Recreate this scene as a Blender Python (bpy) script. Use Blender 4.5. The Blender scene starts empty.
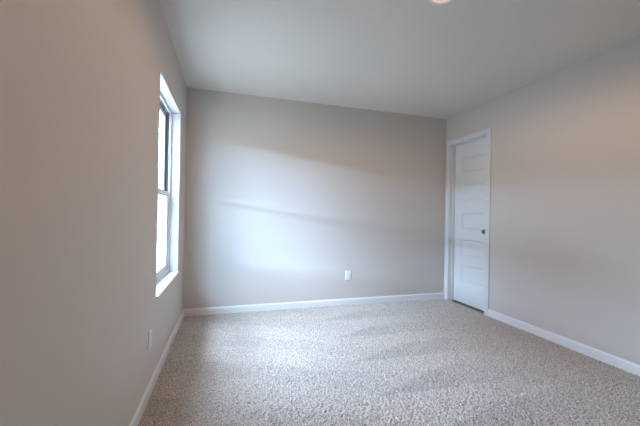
import bpy, bmesh, math
import numpy as np
from mathutils import Matrix, Vector

S = bpy.context.scene
COL = S.collection

# ---------------------------------------------------------------- dimensions (metres)
W, D, H = 3.2725, 3.5893, 2.44        # right wall x, far wall y, ceiling z
REAR = -0.62                          # wall behind the camera
TH = 0.152                            # outside wall thickness
WY0, WY1, WZ0, WZ1 = 2.252, 3.180, 0.542, 2.040     # window opening in the left wall
DY0, DY1, DZ1 = 2.884, 3.500, 2.064                 # door opening in the right wall
BASE_H = 0.084

# ---------------------------------------------------------------- camera
F_PX, YAW, PITCH, ROLL = 312.09, 0.2873, 0.0033, 0.0180
cy, sy = math.cos(YAW), math.sin(YAW)
fw = Vector((sy * math.cos(PITCH), cy * math.cos(PITCH), math.sin(PITCH)))
r0 = Vector((cy, -sy, 0.0))
u0 = r0.cross(fw)
rr = math.cos(ROLL) * r0 + math.sin(ROLL) * u0
uu = -math.sin(ROLL) * r0 + math.cos(ROLL) * u0
cam_d = bpy.data.cameras.new('camera')
cam_d.sensor_fit = 'HORIZONTAL'
cam_d.sensor_width = 36.0
cam_d.lens = F_PX * 36.0 / 640.0
cam_d.clip_start = 0.02
cam = bpy.data.objects.new('camera', cam_d)
COL.objects.link(cam)
cam.matrix_world = Matrix(((rr.x, uu.x, -fw.x, 0.4391),
                           (rr.y, uu.y, -fw.y, 0.0),
                           (rr.z, uu.z, -fw.z, 1.1174),
                           (0, 0, 0, 1)))
S.camera = cam

# ---------------------------------------------------------------- world: bright hazy sky, dim at the horizon
world = bpy.data.worlds.new('sky')
S.world = world
world.use_nodes = True
wn, wl = world.node_tree.nodes, world.node_tree.links
wn.clear()
w_out = wn.new('ShaderNodeOutputWorld')
w_bg = wn.new('ShaderNodeBackground')
w_tc = wn.new('ShaderNodeTexCoord')
w_sep = wn.new('ShaderNodeSeparateXYZ')
wl.new(w_tc.outputs['Generated'], w_sep.inputs[0])
SKY_STRENGTH = 100.0
w_bg.inputs['Strength'].default_value = SKY_STRENGTH
wl.new(w_bg.outputs[0], w_out.inputs['Surface'])


def w_math(op, a, b=None, clamp=False):
    x = wn.new('ShaderNodeMath')
    x.operation = op
    x.use_clamp = clamp
    for i, v in enumerate((a, b)):
        if isinstance(v, (int, float)):
            x.inputs[i].default_value = v
        elif v is not None:
            wl.new(v, x.inputs[i])
    return x.outputs[0]


def sky_ramp(stops):                   # (elevation in degrees, colour): linear between the stops
    r = wn.new('ShaderNodeValToRGB')
    els = r.color_ramp.elements
    while len(els) > 1:
        els.remove(els[0])
    for i, (d, c) in enumerate(stops):
        p = (math.sin(math.radians(d)) + 0.2) / 1.2
        e = els[0] if i == 0 else els.new(p)
        e.position = p
        e.color = (*c, 1)
    wl.new(w_math('DIVIDE', w_math('ADD', w_sep.outputs['Z'], 0.2), 1.2), r.inputs[0])
    return r.outputs[0]


# sky radiance shaped to suit the room's light, by azimuth sector (from far side to near side) and elevation band
BAND_EDGES = [7.3, 9, 13, 20, 30, 42, 54, 66]          # degrees above the horizon
SECTOR_EDGES = [-20, 5, 20, 40]                        # degrees from straight out of the window, positive towards -y
SKY = [    # one list per azimuth sector: radiance (r, g, b) in nine elevation bands from the horizon up
    [(3.0, 3.1, 3.3), (34, 49, 69), (16, 24, 31), (32, 43, 60), (29, 39, 57), (46, 59, 84), (32, 41, 54), (5, 5, 7), (5.0, 3.4, 2.0)],
    [(0.8, 0.8, 0.9), (30, 42, 63), (14, 18, 24), (0.8, 0.8, 0.8), (19, 23, 33), (55, 69, 92), (24, 30, 40), (29, 37, 50), (5.0, 3.4, 2.0)],
    [(0.8, 0.8, 0.9), (9, 13, 17), (10, 14, 18), (10, 15, 22), (40, 52, 69), (47, 60, 79), (14, 18, 25), (34, 44, 59), (5.0, 3.4, 2.0)],
    [(0.8, 0.8, 0.9), (19, 26, 38), (42, 54, 80), (26, 38, 58), (33, 42, 58), (43, 52, 66), (16, 20, 27), (40, 51, 69), (5.0, 3.4, 2.0)],
    [(0.8, 0.8, 0.9), (4, 6, 14), (6, 7, 22), (4, 10, 13), (8, 13, 17), (28, 40, 56), (14, 18, 24), (14, 18, 24), (5.0, 3.4, 2.0)],
]
w_az = w_math('ARCTAN2', w_math('MULTIPLY', w_sep.outputs['Y'], -1.0), w_math('MULTIPLY', w_sep.outputs['X'], -1.0))


def w_mix(f, a, b):
    m = wn.new('ShaderNodeMix')
    m.data_type = 'RGBA'
    wl.new(f, m.inputs[0])
    wl.new(a, m.inputs[6])
    wl.new(b, m.inputs[7])
    return m.outputs[2]


w_col = None
for k, bands in enumerate(SKY):
    stops = [(-8, bands[0])]
    for i, ed in enumerate(BAND_EDGES):
        soft = .35 if i < 3 else 2.0
        stops += [(ed - soft, bands[i]), (ed + soft, bands[i + 1])]
    stops = [(d, tuple(c / SKY_STRENGTH for c in rgb)) for d, rgb in stops]
    col = sky_ramp(stops)
    if w_col is None:
        w_col = col
    else:
        e0 = math.radians(SECTOR_EDGES[k - 1])
        w_col = w_mix(w_math('MULTIPLY', w_math('ADD', w_az, .08 - e0), 1 / .16, True), w_col, col)
# added sky strip parallel to the house wall, shaping the far wall's light band
STRIP_COLS = [(60, 90, 122), (98, 150, 208), (58, 88, 116)]
STRIP_EDGES = [3, 20, 40, 75]
g_t = w_math('DIVIDE', w_sep.outputs['Z'], w_math('MAXIMUM', w_math('MULTIPLY', w_sep.outputs['X'], -1.0), 0.001))
g_in = w_math('MULTIPLY', w_math('MULTIPLY', w_math('SUBTRACT', g_t, .121), 250, True), w_math('MULTIPLY', w_math('SUBTRACT', .163, g_t), 250, True))
for k, rgb in enumerate(STRIP_COLS):
    a0, a1 = math.radians(STRIP_EDGES[k]), math.radians(STRIP_EDGES[k + 1])
    f0 = w_math('MULTIPLY', w_math('ADD', w_az, .05 - a0), 10, True)
    f1 = w_math('MULTIPLY', w_math('SUBTRACT', a1 + .05, w_az), 10, True)
    m = wn.new('ShaderNodeMix')
    m.data_type = 'RGBA'
    m.blend_type = 'ADD'
    wl.new(w_math('MULTIPLY', g_in, w_math('MULTIPLY', f0, f1)), m.inputs[0])
    wl.new(w_col, m.inputs[6])
    m.inputs[7].default_value = (*[c / SKY_STRENGTH for c in rgb], 1)
    w_col = m.outputs[2]
wl.new(w_col, w_bg.inputs['Color'])

# a portal fills the window opening so the sky is sampled through it
pd = bpy.data.lights.new('window_portal', 'AREA')
pd.shape = 'RECTANGLE'
pd.size, pd.size_y = WZ1 - WZ0, WY1 - WY0
pd.cycles.is_portal = True
po = bpy.data.objects.new('window_portal', pd)
po.location = (-TH - 0.01, (WY0 + WY1) / 2, (WZ0 + WZ1) / 2)
po.rotation_euler = (0, -math.pi / 2, 0)
po['kind'] = 'helper'
COL.objects.link(po)

LAMP_WATT = 39.0
LAMP_COL = (1.0, 0.64, 0.37)
LAMP_GLOW = (.60, .34, .24)

# ---------------------------------------------------------------- exposure
S.view_settings.view_transform = 'Standard'
S.view_settings.look = 'None'
S.view_settings.gamma = 1.0
S.view_settings.use_curve_mapping = False
S.view_settings.exposure = -0.04
S.cycles.max_bounces = 16
S.cycles.diffuse_bounces = 10
S.cycles.transparent_max_bounces = 16
S.cycles.sample_clamp_indirect = 6.0


# ---------------------------------------------------------------- materials
def mat(name, col, rough=0.5, metal=0.0, bump=None, var=None):
    m = bpy.data.materials.new(name)
    m.use_nodes = True
    n, l = m.node_tree.nodes, m.node_tree.links
    b = n['Principled BSDF']
    b.inputs['Base Color'].default_value = (*col, 1)
    b.inputs['Roughness'].default_value = rough
    b.inputs['Metallic'].default_value = metal
    tc = n.new('ShaderNodeTexCoord')
    if var:                            # (scale, amount): faint unevenness of the finish
        t = n.new('ShaderNodeTexNoise')
        t.inputs['Scale'].default_value = var[0]
        t.inputs['Detail'].default_value = 3
        l.new(tc.outputs['Object'], t.inputs['Vector'])
        mx = n.new('ShaderNodeMix')
        mx.data_type = 'RGBA'
        mx.inputs[6].default_value = (*[c * (1 - var[1]) for c in col], 1)
        mx.inputs[7].default_value = (*[min(1, c * (1 + var[1])) for c in col], 1)
        l.new(t.outputs['Fac'], mx.inputs[0])
        l.new(mx.outputs[2], b.inputs['Base Color'])
    if bump:                           # (scale, strength, distance)
        t2 = n.new('ShaderNodeTexNoise')
        t2.inputs['Scale'].default_value = bump[0]
        t2.inputs['Detail'].default_value = 4
        l.new(tc.outputs['Object'], t2.inputs['Vector'])
        bp = n.new('ShaderNodeBump')
        bp.inputs['Strength'].default_value = bump[1]
        bp.inputs['Distance'].default_value = bump[2]
        l.new(t2.outputs['Fac'], bp.inputs['Height'])
        l.new(bp.outputs[0], b.inputs['Normal'])
    return m


M_WALL = mat('greige_wall_paint', (.580, .538, .498), .62, bump=(140, .12, .002), var=(2.5, .012))
M_CEIL = mat('flat_ceiling_paint', (.69, .655, .612), .9, bump=(180, .15, .002), var=(3, .01))
M_TRIM = mat('white_trim_paint', (.75, .755, .765), .35, bump=(60, .03, .001), var=(6, .01))
M_REVEAL = mat('white_reveal_paint', (.62, .63, .64), .6, var=(6, .01))
M_CASING = mat('white_casing_paint', (.66, .665, .675), .38, bump=(60, .03, .001), var=(6, .01))
M_DOOR = mat('white_door_paint', (.68, .685, .69), .38, bump=(90, .04, .001), var=(6, .01))
M_VINYL = mat('white_vinyl', (.74, .755, .78), .4, var=(8, .01))
M_GASKET = mat('grey_gasket', (.10, .105, .11), .6, var=(30, .05))
M_PLATE = mat('white_outlet_plastic', (.76, .77, .78), .35, var=(20, .01))
M_SLOT = mat('dark_slot', (.03, .03, .03), .6, var=(40, .05))
M_NICKEL = mat('aged_nickel', (.22, .20, .18), .34, 1.0, var=(40, .06))
M_STEEL = mat('screw_steel', (.62, .62, .60), .4, 1.0, var=(60, .05))
M_LAMP_RING = mat('white_lamp_ring', (.82, .80, .77), .4, var=(20, .01))
M_CONCRETE = mat('pale_concrete', (.30, .27, .225), .9, bump=(30, .2, .01), var=(1.2, .08))
M_SUBFLOOR = mat('subfloor_board', (.30, .24, .18), .8, var=(8, .1))
M_FASCIA = mat('exterior_soffit', (.72, .72, .71), .6, var=(5, .02))


def lamp_mat():
    m = bpy.data.materials.new('warm_lamp_diffuser')
    m.use_nodes = True
    b = m.node_tree.nodes['Principled BSDF']
    b.inputs['Base Color'].default_value = (.6, .5, .42, 1)
    b.inputs['Emission Color'].default_value = (*LAMP_GLOW, 1)
    b.inputs['Emission Strength'].default_value = 1.0
    return m


def glass_mat():
    m = bpy.data.materials.new('window_glass')
    m.use_nodes = True
    n, l = m.node_tree.nodes, m.node_tree.links
    n.clear()
    o = n.new('ShaderNodeOutputMaterial')
    t = n.new('ShaderNodeBsdfTransparent')
    t.inputs[0].default_value = (.93, .97, .97, 1)
    g = n.new('ShaderNodeBsdfGlossy')
    g.inputs['Roughness'].default_value = 0.01
    f = n.new('ShaderNodeLayerWeight')
    f.inputs['Blend'].default_value = 0.5
    pw = n.new('ShaderNodeMath')
    pw.operation = 'POWER'
    pw.inputs[1].default_value = 5.0
    l.new(f.outputs['Facing'], pw.inputs[0])
    ma = n.new('ShaderNodeMath')
    ma.operation = 'MULTIPLY_ADD'
    ma.inputs[1].default_value = 0.6
    ma.inputs[2].default_value = 0.03
    l.new(pw.outputs[0], ma.inputs[0])
    mx = n.new('ShaderNodeMixShader')
    l.new(ma.outputs[0], mx.inputs[0])
    l.new(t.outputs[0], mx.inputs[1])
    l.new(g.outputs[0], mx.inputs[2])
    l.new(mx.outputs[0], o.inputs[0])
    return m


def carpet_mat():
    m = bpy.data.materials.new('frieze_carpet')
    m.use_nodes = True
    n, l = m.node_tree.nodes, m.node_tree.links
    b = n['Principled BSDF']
    b.inputs['Roughness'].default_value = 0.95
    b.inputs['Specular IOR Level'].default_value = 0.1
    b.inputs['Sheen Weight'].default_value = 0.25
    b.inputs['Sheen Roughness'].default_value = 0.5
    geo = n.new('ShaderNodeNewGeometry')

    def math_(op, a, b_=None, clamp=False):
        x = n.new('ShaderNodeMath')
        x.operation = op
        x.use_clamp = clamp
        for i, v in enumerate((a, b_)):
            if v is None:
                continue
            if isinstance(v, (int, float)):
                x.inputs[i].default_value = v
            else:
                l.new(v, x.inputs[i])
        return x.outputs[0]

    sp = n.new('ShaderNodeTexNoise')               # tuft to tuft yarn colour
    sp.inputs['Scale'].default_value = 170
    sp.inputs['Detail'].default_value = 3
    sp.inputs['Roughness'].default_value = .7
    l.new(geo.outputs['Position'], sp.inputs['Vector'])
    rp = n.new('ShaderNodeValToRGB')
    e = rp.color_ramp.elements
    e[0].position, e[0].color = .38, (.10, .075, .06, 1)
    e[1].position, e[1].color = .63, (.76, .71, .66, 1)
    k = e.new(.46)
    k.color = (.44, .382, .335, 1)
    k = e.new(.56)
    k.color = (.55, .494, .445, 1)
    l.new(sp.outputs['Fac'], rp.inputs[0])
    # vacuum strokes: wedges of pile brushed the other way
    sep = n.new('ShaderNodeSeparateXYZ')
    l.new(geo.outputs['Position'], sep.inputs[0])
    wob = n.new('ShaderNodeTexNoise')
    wob.inputs['Scale'].default_value = 5
    l.new(geo.outputs['Position'], wob.inputs['Vector'])
    wv = math_('MULTIPLY', math_('SUBTRACT', wob.outputs['Fac'], .5), .10)
    X, Y = sep.outputs['X'], math_('ADD', sep.outputs['Y'], wv)
    saw = math_('FRACT', math_('DIVIDE', math_('SUBTRACT', math_('ADD', Y, math_('MULTIPLY', X, .02)), .36), .46))
    ramp = math_('MINIMUM', math_('MULTIPLY', math_('SUBTRACT', X, 1.3), .95), .58)
    wedge = math_('MULTIPLY', math_('SUBTRACT', ramp, saw), 11.0, True)
    saw2 = math_('FRACT', math_('DIVIDE', math_('ADD', Y, math_('MULTIPLY', X, .42)), .52))
    w2 = math_('MULTIPLY', math_('SUBTRACT', saw2, .5), 6.0, True)
    fade = math_('MULTIPLY', math_('SUBTRACT', 2.75, X), 1.0, True)
    wedge = math_('MULTIPLY', wedge, fade)
    left = math_('MULTIPLY', math_('SUBTRACT', 1.7, X), 2.0, True)
    dark = math_('ADD', math_('MULTIPLY', wedge, .19), math_('MULTIPLY', math_('MULTIPLY', w2, left), .08))
    val = math_('SUBTRACT', 1.05, dark)
    hs = n.new('ShaderNodeHueSaturation')
    l.new(rp.outputs[0], hs.inputs['Color'])
    l.new(val, hs.inputs['Value'])
    l.new(hs.outputs[0], b.inputs['Base Color'])
    return m


M_GLASS, M_CARPET, M_LAMP = glass_mat(), carpet_mat(), lamp_mat()


# ---------------------------------------------------------------- mesh helpers
def box(bm, x0, x1, y0, y1, z0, z1):
    v = [bm.verts.new(c) for c in ((x0, y0, z0), (x1, y0, z0), (x1, y1, z0), (x0, y1, z0),
                                   (x0, y0, z1), (x1, y0, z1), (x1, y1, z1), (x0, y1, z1))]
    for q in ((3, 2, 1, 0), (4, 5, 6, 7), (0, 1, 5, 4), (1, 2, 6, 5), (2, 3, 7, 6), (3, 0, 4, 7)):
        bm.faces.new([v[i] for i in q])


def lathe(bm, prof, mtx=None, n=32):
    """profile of (radius, height) turned round z, then moved by mtx"""
    rings = []
    for r, z in prof:
        if r < 1e-6:
            rings.append([bm.verts.new((0, 0, z))])
        else:
            rings.append([bm.verts.new((r * math.cos(2 * math.pi * i / n), r * math.sin(2 * math.pi * i / n), z)) for i in range(n)])
    for a, b in zip(rings, rings[1:]):
        for i in range(n):
            j = (i + 1) % n
            q = [a[i % len(a)], a[j % len(a)], b[j % len(b)], b[i % len(b)]]
            q = [v for k, v in enumerate(q) if v not in q[:k]]
            if len(q) > 2:
                bm.faces.new(q)
    if mtx is not None:
        vs = [v for rg in rings for v in rg]
        bmesh.ops.transform(bm, matrix=mtx, verts=vs)


def sweep(bm, prof, a, b, out, up):
    """extrude a closed profile of (out, up) points from a to b"""
    a, b, out, up = Vector(a), Vector(b), Vector(out), Vector(up)
    A = [bm.verts.new(a + out * p + up * q) for p, q in prof]
    B = [bm.verts.new(b + out * p + up * q) for p, q in prof]
    k = len(prof)
    for i in range(k):
        j = (i + 1) % k
        bm.faces.new((A[i], A[j], B[j], B[i]))
    bm.faces.new(A[::-1])
    bm.faces.new(B)


def obj(name, bm, m, parent=None, bevel=0.0, seg=2, smooth=False, kind=None, label=None):
    bmesh.ops.recalc_face_normals(bm, faces=bm.faces[:])
    me = bpy.data.meshes.new(name)
    bm.to_mesh(me)
    bm.free()
    me.materials.append(m)
    o = bpy.data.objects.new(name, me)
    COL.objects.link(o)
    if parent is not None:
        o.parent = parent
    if smooth:
        for p in me.polygons:
            p.use_smooth = True
    if bevel:
        md = o.modifiers.new('bevel', 'BEVEL')
        md.width = bevel
        md.segments = seg
        md.limit_method = 'ANGLE'
        md.angle_limit = math.radians(40)
    if kind:
        o['kind'] = kind
    if label:
        o['label'] = label
    return o


def empty(name, loc, kind=None, label=None, cat=None, group=None, rotz=0.0):
    o = bpy.data.objects.new(name, None)
    o.empty_display_size = 0.05
    o.location = loc
    o.rotation_euler = (0, 0, rotz)
    COL.objects.link(o)
    for k, v in (('kind', kind), ('label', label), ('category', cat), ('group', group)):
        if v:
            o[k] = v
    return o


def struct(name, boxes, m, label=None, cat=None, bevel=0.0):
    bm = bmesh.new()
    for b in boxes:
        box(bm, *b)
    o = obj(name, bm, m, bevel=bevel, kind='structure', label=label)
    if cat:
        o['category'] = cat
    return o


# ---------------------------------------------------------------- room shell
RT = 0.14                             # right wall thickness


def wall_with_hole(name, xa, xb, y0, y1, hy0, hy1, hz0, hz1, label):
    bx_ = [(xa, xb, y0, hy0, -.012, H), (xa, xb, hy1, y1, -.012, H), (xa, xb, hy0, hy1, hz1, H)]
    if hz0 > 0:
        bx_.append((xa, xb, hy0, hy1, -.012, hz0))
    return struct(name, bx_, M_WALL, label, 'wall')


wall_with_hole('wall_left', -TH, 0, REAR - .12, D + .12, WY0, WY1, WZ0, WZ1, 'greige painted wall on the left with the window in it')
wall_with_hole('wall_right', W, W + RT, REAR - .12, D + .12, DY0 - .02, DY1 + .02, 0, DZ1 + .02, 'greige painted wall on the right with the white door in it')
struct('wall_back', [(0, W, D, D + .12, -.012, H)], M_WALL, 'greige painted far wall facing the camera, washed by daylight', 'wall')
struct('wall_rear', [(0, W, REAR - .12, REAR, -.012, H)], M_WALL, 'greige painted wall behind the camera', 'wall')
struct('ceiling', [(-TH, W + RT, REAR - .12, D + .12, H, H + .12)], M_CEIL, 'flat pale ceiling over the whole room', 'ceiling')
struct('floor', [(-TH, W + RT + .85, REAR - .12, D + .12, -.13, -.012)], M_SUBFLOOR, 'subfloor under the beige carpet', 'floor')

CX0, CX1, CY0, CY1 = W + RT, W + RT + .75, DY0 - .45, D + .12
struct('wall_closet', [(CX1, CX1 + .1, CY0 - .1, CY1, -.012, H), (CX0, CX1, CY0 - .1, CY0, -.012, H), (CX0, CX1, CY1 - .1, CY1, -.012, H)], M_WALL,
       'closet wall hidden behind the closed door', 'wall')
struct('ceiling_closet', [(CX0, CX1, CY0, CY1, H, H + .1)], M_CEIL, 'closet ceiling hidden behind the closed door', 'ceiling')

# carpet: dense tufted pile as real relief
nx, ny = 660, 840
gx = np.linspace(0.0, W, nx)
gy = np.linspace(REAR, D, ny)
rng = np.random.default_rng(4)
XX, YY = np.meshgrid(gx, gy)
raw = rng.random((ny, nx))
sm = (raw + np.roll(raw, 1, 0) + np.roll(raw, 1, 1) + np.roll(raw, (1, 1), (0, 1))) / 4
ZZ = 0.000 + 0.005 * sm + 0.007 * raw
XX = XX + rng.uniform(-.002, .002, XX.shape)
YY = YY + rng.uniform(-.002, .002, YY.shape)
XX = np.clip(XX, 0, W)
YY = np.clip(YY, REAR, D)
co = np.stack([XX, YY, ZZ], -1).reshape(-1, 3).astype(np.float32)
idx = np.arange(nx * ny).reshape(ny, nx)
quads = np.stack([idx[:-1, :-1], idx[:-1, 1:], idx[1:, 1:], idx[1:, :-1]], -1).reshape(-1, 4)
cm = bpy.data.meshes.new('carpet')
cm.vertices.add(len(co))
cm.vertices.foreach_set('co', co.ravel())
cm.loops.add(quads.size)
cm.loops.foreach_set('vertex_index', quads.ravel().astype(np.int32))
cm.polygons.add(len(quads))
cm.polygons.foreach_set('loop_start', np.arange(0, quads.size, 4, dtype=np.int32))
cm.update(calc_edges=True)
cm.materials.append(M_CARPET)
carpet = bpy.data.objects.new('carpet', cm)
COL.objects.link(carpet)
carpet['kind'] = 'stuff'
carpet['label'] = 'beige speckled wall-to-wall carpet with faint vacuum tracks'
carpet['category'] = 'carpet'

# ---------------------------------------------------------------- baseboards
BT = 0.014
BP = [(0, -.010), (BT, -.010), (BT, BASE_H - .016), (BT - .003, BASE_H - .008), (.006, BASE_H), (0, BASE_H)]


def baseboard(name, runs, out, label):
    bm = bmesh.new()
    for a, b in runs:
        sweep(bm, BP, a, b, out, (0, 0, 1))
    o = obj(name, bm, M_TRIM, kind='structure', label=label)
    o['category'] = 'baseboard'
    return o


CW = 0.061                            # door casing width
baseboard('baseboard_left', [((0, REAR, 0), (0, D, 0))], (1, 0, 0), 'white baseboard along the foot of the window wall')
baseboard('baseboard_back', [((BT, D, 0), (W, D, 0))], (0, -1, 0), 'white baseboard along the foot of the far wall')
baseboard('baseboard_right', [((W, REAR, 0), (W, DY0 - CW, 0))], (-1, 0, 0), 'white baseboard running from the door casing along the right wall')
baseboard('baseboard_rear', [((BT, REAR, 0), (W - BT, REAR, 0))], (0, 1, 0), 'white baseboard behind the camera')

# ---------------------------------------------------------------- window
win = empty('window_1', (0, (WY0 + WY1) / 2, WZ0), 'structure', 'white single-hung vinyl window set deep in the left wall', 'window')
OFF = Vector(win.location)


def wpart(name, boxes, m, parent=win, bevel=0.002, label=None):
    bm = bmesh.new()
    for b in boxes:
        box(bm, *b)
    bmesh.ops.translate(bm, verts=bm.verts[:], vec=-OFF)
    return obj(name, bm, m, parent, bevel=bevel, label=label)


def ring(x0, x1, y0, y1, z0, z1, ty, tb, tt):
    """four bars round a rectangle: side width ty, bottom tb, top tt"""
    return [(x0, x1, y0, y0 + ty, z0, z1), (x0, x1, y1 - ty, y1, z0, z1),
            (x0, x1, y0 + ty, y1 - ty, z0, z0 + tb), (x0, x1, y0 + ty, y1 - ty, z1 - tt, z1)]


LN = 0.008                            # smooth white lining of the reveal
# reveal lining: both sides and head, painted white
wpart('reveal', [(-.075, -.0005, WY0, WY0 + LN, WZ0, WZ1), (-.075, -.0005, WY1 - LN, WY1, WZ0, WZ1),
                 (-.075, -.0005, WY0 + LN, WY1 - LN, WZ1 - LN, WZ1)], M_REVEAL)
wpart('sill', [(-.078, .010, WY0 + LN, WY1 - LN, WZ0 - .001, WZ0 + .017), (.0005, .010, WY0 - .0, WY1 + .0, WZ0 - .001, WZ0 + .017)][:1], M_TRIM, bevel=.003)
fz0 = WZ0 + .004
wpart('window_frame', ring(-.150, -.075, WY0 + .001, WY1 - .001, fz0, WZ1 - .001, .030, .034, .030), M_VINYL)
MR = 1.262                            # meeting rail height
iy0, iy1 = WY0 + .031, WY1 - .031
# upper sash, outer track
us = wpart('upper_sash', ring(-.147, -.121, iy0, iy1, MR - .006, WZ1 - .031, .038, .040, .036), M_VINYL)
wpart('pane', [(-.137, -.132, iy0 + .037, iy1 - .037, MR + .033, WZ1 - .066)], M_GLASS, us, 0, 'clear glass pane')
wpart('gasket', ring(-.1208, -.1198, iy0 + .034, iy1 - .034, MR + .030, WZ1 - .063, .005, .005, .005), M_GASKET, us, 0, 'thin dark gasket line')
# lower sash, inner track
ls = wpart('lower_sash', ring(-.117, -.090, iy0, iy1, fz0 + .035, MR + .036, .042, .052, .042), M_VINYL)
wpart('pane', [(-.106, -.101, iy0 + .041, iy1 - .041, fz0 + .086, MR - .005)], M_GLASS, ls, 0, 'clear glass pane')
wpart('gasket', ring(-.0898, -.0888, iy0 + .038, iy1 - .038, fz0 + .083, MR - .002, .005, .005, .005), M_GASKET, ls, 0, 'thin dark gasket line')
ym = (iy0 + iy1) / 2
for yy in (ym - .22, ym + .22):
    bm = bmesh.new()
    box(bm, -.118, -.094, yy - .028, yy + .028, MR + .0362, MR + .044)
    lathe(bm, [(0, 0), (.011, 0), (.011, .010), (.006, .013), (0, .013)], Matrix.Translation((-.106, yy, MR + .043)), 20)
    box(bm, -.110, -.086, yy - .005, yy + .005, MR + .050, MR + .056)
    bmesh.ops.translate(bm, verts=bm.verts[:], vec=-OFF)
    obj('sash_lock', bm, M_VINYL, ls, bevel=.001)
# dark balance tracks in the side jambs above the lower sash
wpart('jamb_track', [(-.122, -.094, WY1 - .0325, WY1 - .0305, MR + .04, WZ1 - .034), (-.122, -.094, WY0 + .0305, WY0 + .0325, MR + .04, WZ1 - .034),
                     (-.119, -.088, WY0 + .0325, WY1 - .0325, WZ1 - .0345, WZ1 - .0315)],
      M_GASKET, win, 0, 'dark sash track in the window jambs and head')

# ---------------------------------------------------------------- door, jamb and casing
REC = 0.078                           # slab face behind the wall plane
struct('trim_1', ring(W + .0, W + RT, DY0 - .019, DY1 + .019, -.010, DZ1 + .019, .019, .0001, .019)[0:2]
       + [(W, W + RT, DY0, DY1, DZ1, DZ1 + .019)]
       + [(W + REC - .034, W + REC - .002, DY0, DY0 + .011, -.010, DZ1), (W + REC - .034, W + REC - .002, DY1 - .011, DY1, -.010, DZ1),
          (W + REC - .034, W + REC - .002, DY0 + .011, DY1 - .011, DZ1 - .011, DZ1)], M_CASING,
       'white door jamb with its stop, lining the door opening', 'door frame', bevel=.0015)

cas = bmesh.new()
CP = [(0, 0), (.009, 0), (.015, .006), (.017, .016), (.017, CW - .006), (.014, CW), (0, CW)]   # (out of wall, away from opening)


def mitred(bm, prof):
    """casing in three mitred lengths round the opening, 5 mm reveal"""
    rv = .004
    rows = []
    for o_, a_ in prof:
        a_ = a_ + rv
        x = W - o_
        rows.append([(x, DY0 + rv - a_ - rv + .0, -.010), (x, DY0 - a_ + rv, DZ1 + a_ - rv), (x, DY1 + a_ - rv, DZ1 + a_ - rv), (x, DY1 + a_ - rv, -.010)])
    for r_ in rows:
        r_[0] = (r_[0][0], r_[1][1], -.010)
    V = [[bm.verts.new(c) for c in r_] for r_ in rows]
    k = len(V)
    for i in range(k):
        j = (i + 1) % k
        for s in range(3):
            bm.faces.new((V[i][s], V[i][s + 1], V[j][s + 1], V[j][s]))
    bm.faces.new([V[i][0] for i in range(k)])
    bm.faces.new([V[i][3] for i in range(k)][::-1])


mitred(cas, CP)
o = obj('trim_2', cas, M_CASING, kind='structure', label='white flat casing around the door in the far right corner')
o['category'] = 'door trim'

SY0, SY1, SZ0, SZ1 = DY0 + .003, DY1 - .003, .010, DZ1 - .003
door = empty('door_1', (W + REC, SY1, 0), 'structure', 'white five-panel door, closed, in the far right corner', 'door')
OD = Vector(door.location)
PAN = [(1.683, 1.867), (1.327, 1.530), (.968, 1.165), (.625, .820), (.294, .500)]
ST = 0.115
py0, py1 = SY0 + ST, SY1 - ST - .015
bm = bmesh.new()
x0, x1 = W + REC, W + REC + .035
box(bm, x0, x1, SY0, py0, SZ0, SZ1)
box(bm, x0, x1, py1, SY1, SZ0, SZ1)
edges = [SZ1] + [v for p_ in PAN for v in (p_[1], p_[0])] + [SZ0]
for i in range(0, len(edges), 2):
    box(bm, x0, x1, py0, py1, edges[i + 1], edges[i])
bmesh.ops.translate(bm, verts=bm.verts[:], vec=-OD)
obj('stile_and_rail_frame', bm, M_DOOR, door)
for z0, z1 in PAN:                    # recessed panels with a sloped sticking and a flat field
    bm = bmesh.new()
    rects = [(0.0, 0.0), (.011, .009), (.011, .014), (.012, .040)]        # (depth, inset)
    rects = [(0.001, 0.0), (.012, .009), (.012, .026), (.010, .032)]
    prev = None
    for d_, s_ in rects:
        cur = [bm.verts.new((x0 + d_, y_, z_)) for y_, z_ in ((py0 + s_, z0 + s_), (py1 - s_, z0 + s_), (py1 - s_, z1 - s_), (py0 + s_, z1 - s_))]
        if prev:
            for i in range(4):
                j = (i + 1) % 4
                bm.faces.new((prev[i], prev[j], cur[j], cur[i]))
        prev = cur
    bm.faces.new(prev)
    box(bm, x0 + .016, x1 - .004, py0, py1, z0, z1)
    bmesh.ops.translate(bm, verts=bm.verts[:], vec=-OD)
    obj('panel', bm, M_DOOR, door)
kz, ky = .945, SY0 + .062
bm = bmesh.new()
K = Matrix.Translation((x0, ky, kz)) @ Matrix.Rotation(-math.pi / 2, 4, 'Y')
lathe(bm, [(0, 0), (.032, 0), (.032, .004), (.028, .008), (.013, .010), (.011, .014), (.011, .026), (.016, .030), (.024, .036),
           (.0275, .044), (.0275, .050), (.023, .058), (.012, .062), (0, .063)], K, 32)
bmesh.ops.translate(bm, verts=bm.verts[:], vec=-OD)
obj('door_knob', bm, M_NICKEL, door, smooth=True, label='dark metal door knob')
for hz in (.25, 1.03, 1.82):          # hinge barrels on the far side of the door
    bm = bmesh.new()
    lathe(bm, [(0, 0), (.006, 0), (.006, .088), (0, .088)], Matrix.Translation((x1 + .004, SY1 + .001, hz)), 16)
    bmesh.ops.translate(bm, verts=bm.verts[:], vec=-OD)
    obj('hinge', bm, M_NICKEL, door)


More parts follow.
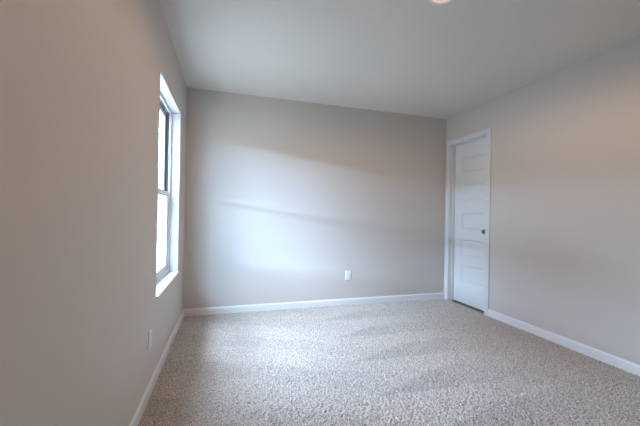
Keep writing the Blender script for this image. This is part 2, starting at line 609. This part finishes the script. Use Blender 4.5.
# ---------------------------------------------------------------- outlets
def outlet(loc, rotz, label):
    """duplex outlet: plate facing -y before rotation, centre at loc"""
    t = empty('wall_outlet', loc, None, label, 'outlet', 'wall outlets', rotz)
    bm = bmesh.new()
    w_, h_, d_ = .035, .0572, .0065
    prof = [(w_, h_, 0), (w_, h_, -.002), (w_ - .003, h_ - .003, -d_)]
    prev = None
    for a_, b_, y_ in prof:
        cur = [bm.verts.new((sx * a_, y_, sz * b_)) for sx, sz in ((-1, -1), (1, -1), (1, 1), (-1, 1))]
        if prev:
            for i in range(4):
                j = (i + 1) % 4
                bm.faces.new((prev[i], prev[j], cur[j], cur[i]))
        else:
            bm.faces.new(cur)
        prev = cur
    bm.faces.new(prev)
    obj('cover_plate', bm, M_PLATE, t, bevel=.0012)
    for sz in (-1, 1):
        zc = sz * .0195
        bm = bmesh.new()
        pts = []
        for i in range(24):            # a receptacle face: round with flat top and bottom
            a = 2 * math.pi * i / 24
            pts.append((.0172 * math.cos(a), max(-.0135, min(.0135, .0172 * math.sin(a)))))
        A = [bm.verts.new((x, -d_ + .0005, zc + z)) for x, z in pts]
        B = [bm.verts.new((x, -d_ - .0016, zc + z)) for x, z in pts]
        for i in range(24):
            j = (i + 1) % 24
            bm.faces.new((A[i], A[j], B[j], B[i]))
        bm.faces.new(B)
        rc = obj('receptacle', bm, M_PLATE, t)
        bm = bmesh.new()
        y_ = -d_ - .0019
        box(bm, -.0074, -.0054, y_, y_ + .001, zc - .001, zc + .008)
        box(bm, .0056, .0072, y_, y_ + .001, zc, zc + .007)
        lathe(bm, [(0, 0), (.0027, 0), (.0027, .001), (0, .001)], Matrix.Translation((0, y_ + .001, zc - .007)) @ Matrix.Rotation(math.pi / 2, 4, 'X'), 14)
        obj('slot', bm, M_SLOT, rc, label='dark plug slots')
    bm = bmesh.new()
    lathe(bm, [(0, 0), (.0032, 0), (.0028, .0012), (0, .0016)], Matrix.Translation((0, -d_, 0)) @ Matrix.Rotation(math.pi / 2, 4, 'X'), 16)
    obj('screw', bm, M_STEEL, t, label='small metal screw')
    return t


outlet((1.876, D, .3655), 0, 'white duplex outlet low on the far wall facing the camera')
outlet((0, 2.097, .346), math.pi / 2, 'white outlet seen edge-on, low on the left wall below the window')

# ---------------------------------------------------------------- ceiling light
lamp = empty('ceiling_light', (1.640, 1.572, H), None, 'small round ceiling light glowing warm at the top edge of the photo', 'ceiling light')
bm = bmesh.new()
lathe(bm, [(.070, -.001), (.070, -.012), (.074, -.015), (.084, -.013), (.089, -.004), (.089, 0), (.070, 0), (.070, -.001)], None, 48)
obj('trim_ring', bm, M_LAMP_RING, lamp, smooth=True)
bm = bmesh.new()
lathe(bm, [(0, -.026), (.025, -.0245), (.048, -.020), (.064, -.013), (.0695, -.006), (.0695, -.002), (0, -.002)], None, 48)
obj('diffuser', bm, M_LAMP, lamp, smooth=True, label='glowing warm diffuser')

ld = bpy.data.lights.new('ceiling_light_beam', 'SPOT')   # the lamp's own downward light
ld.energy = LAMP_WATT
ld.color = LAMP_COL
ld.spot_size = math.radians(176)
ld.spot_blend = 0.33
ld.shadow_soft_size = 0.0
lo = bpy.data.objects.new('ceiling_light_beam', ld)
lo.location = (0, 0, -.028)
lo.parent = lamp
COL.objects.link(lo)

# ---------------------------------------------------------------- outside the window
struct('ground', [(-60, -TH, -40, 60, -.5, -.3)], M_CONCRETE, 'pale ground outside the window', 'ground')
struct('roof', [(-TH - .55, -TH, REAR - .12, D + .6, H + .10, H + .28)], M_FASCIA, 'white eave overhang outside above the window', 'eave')
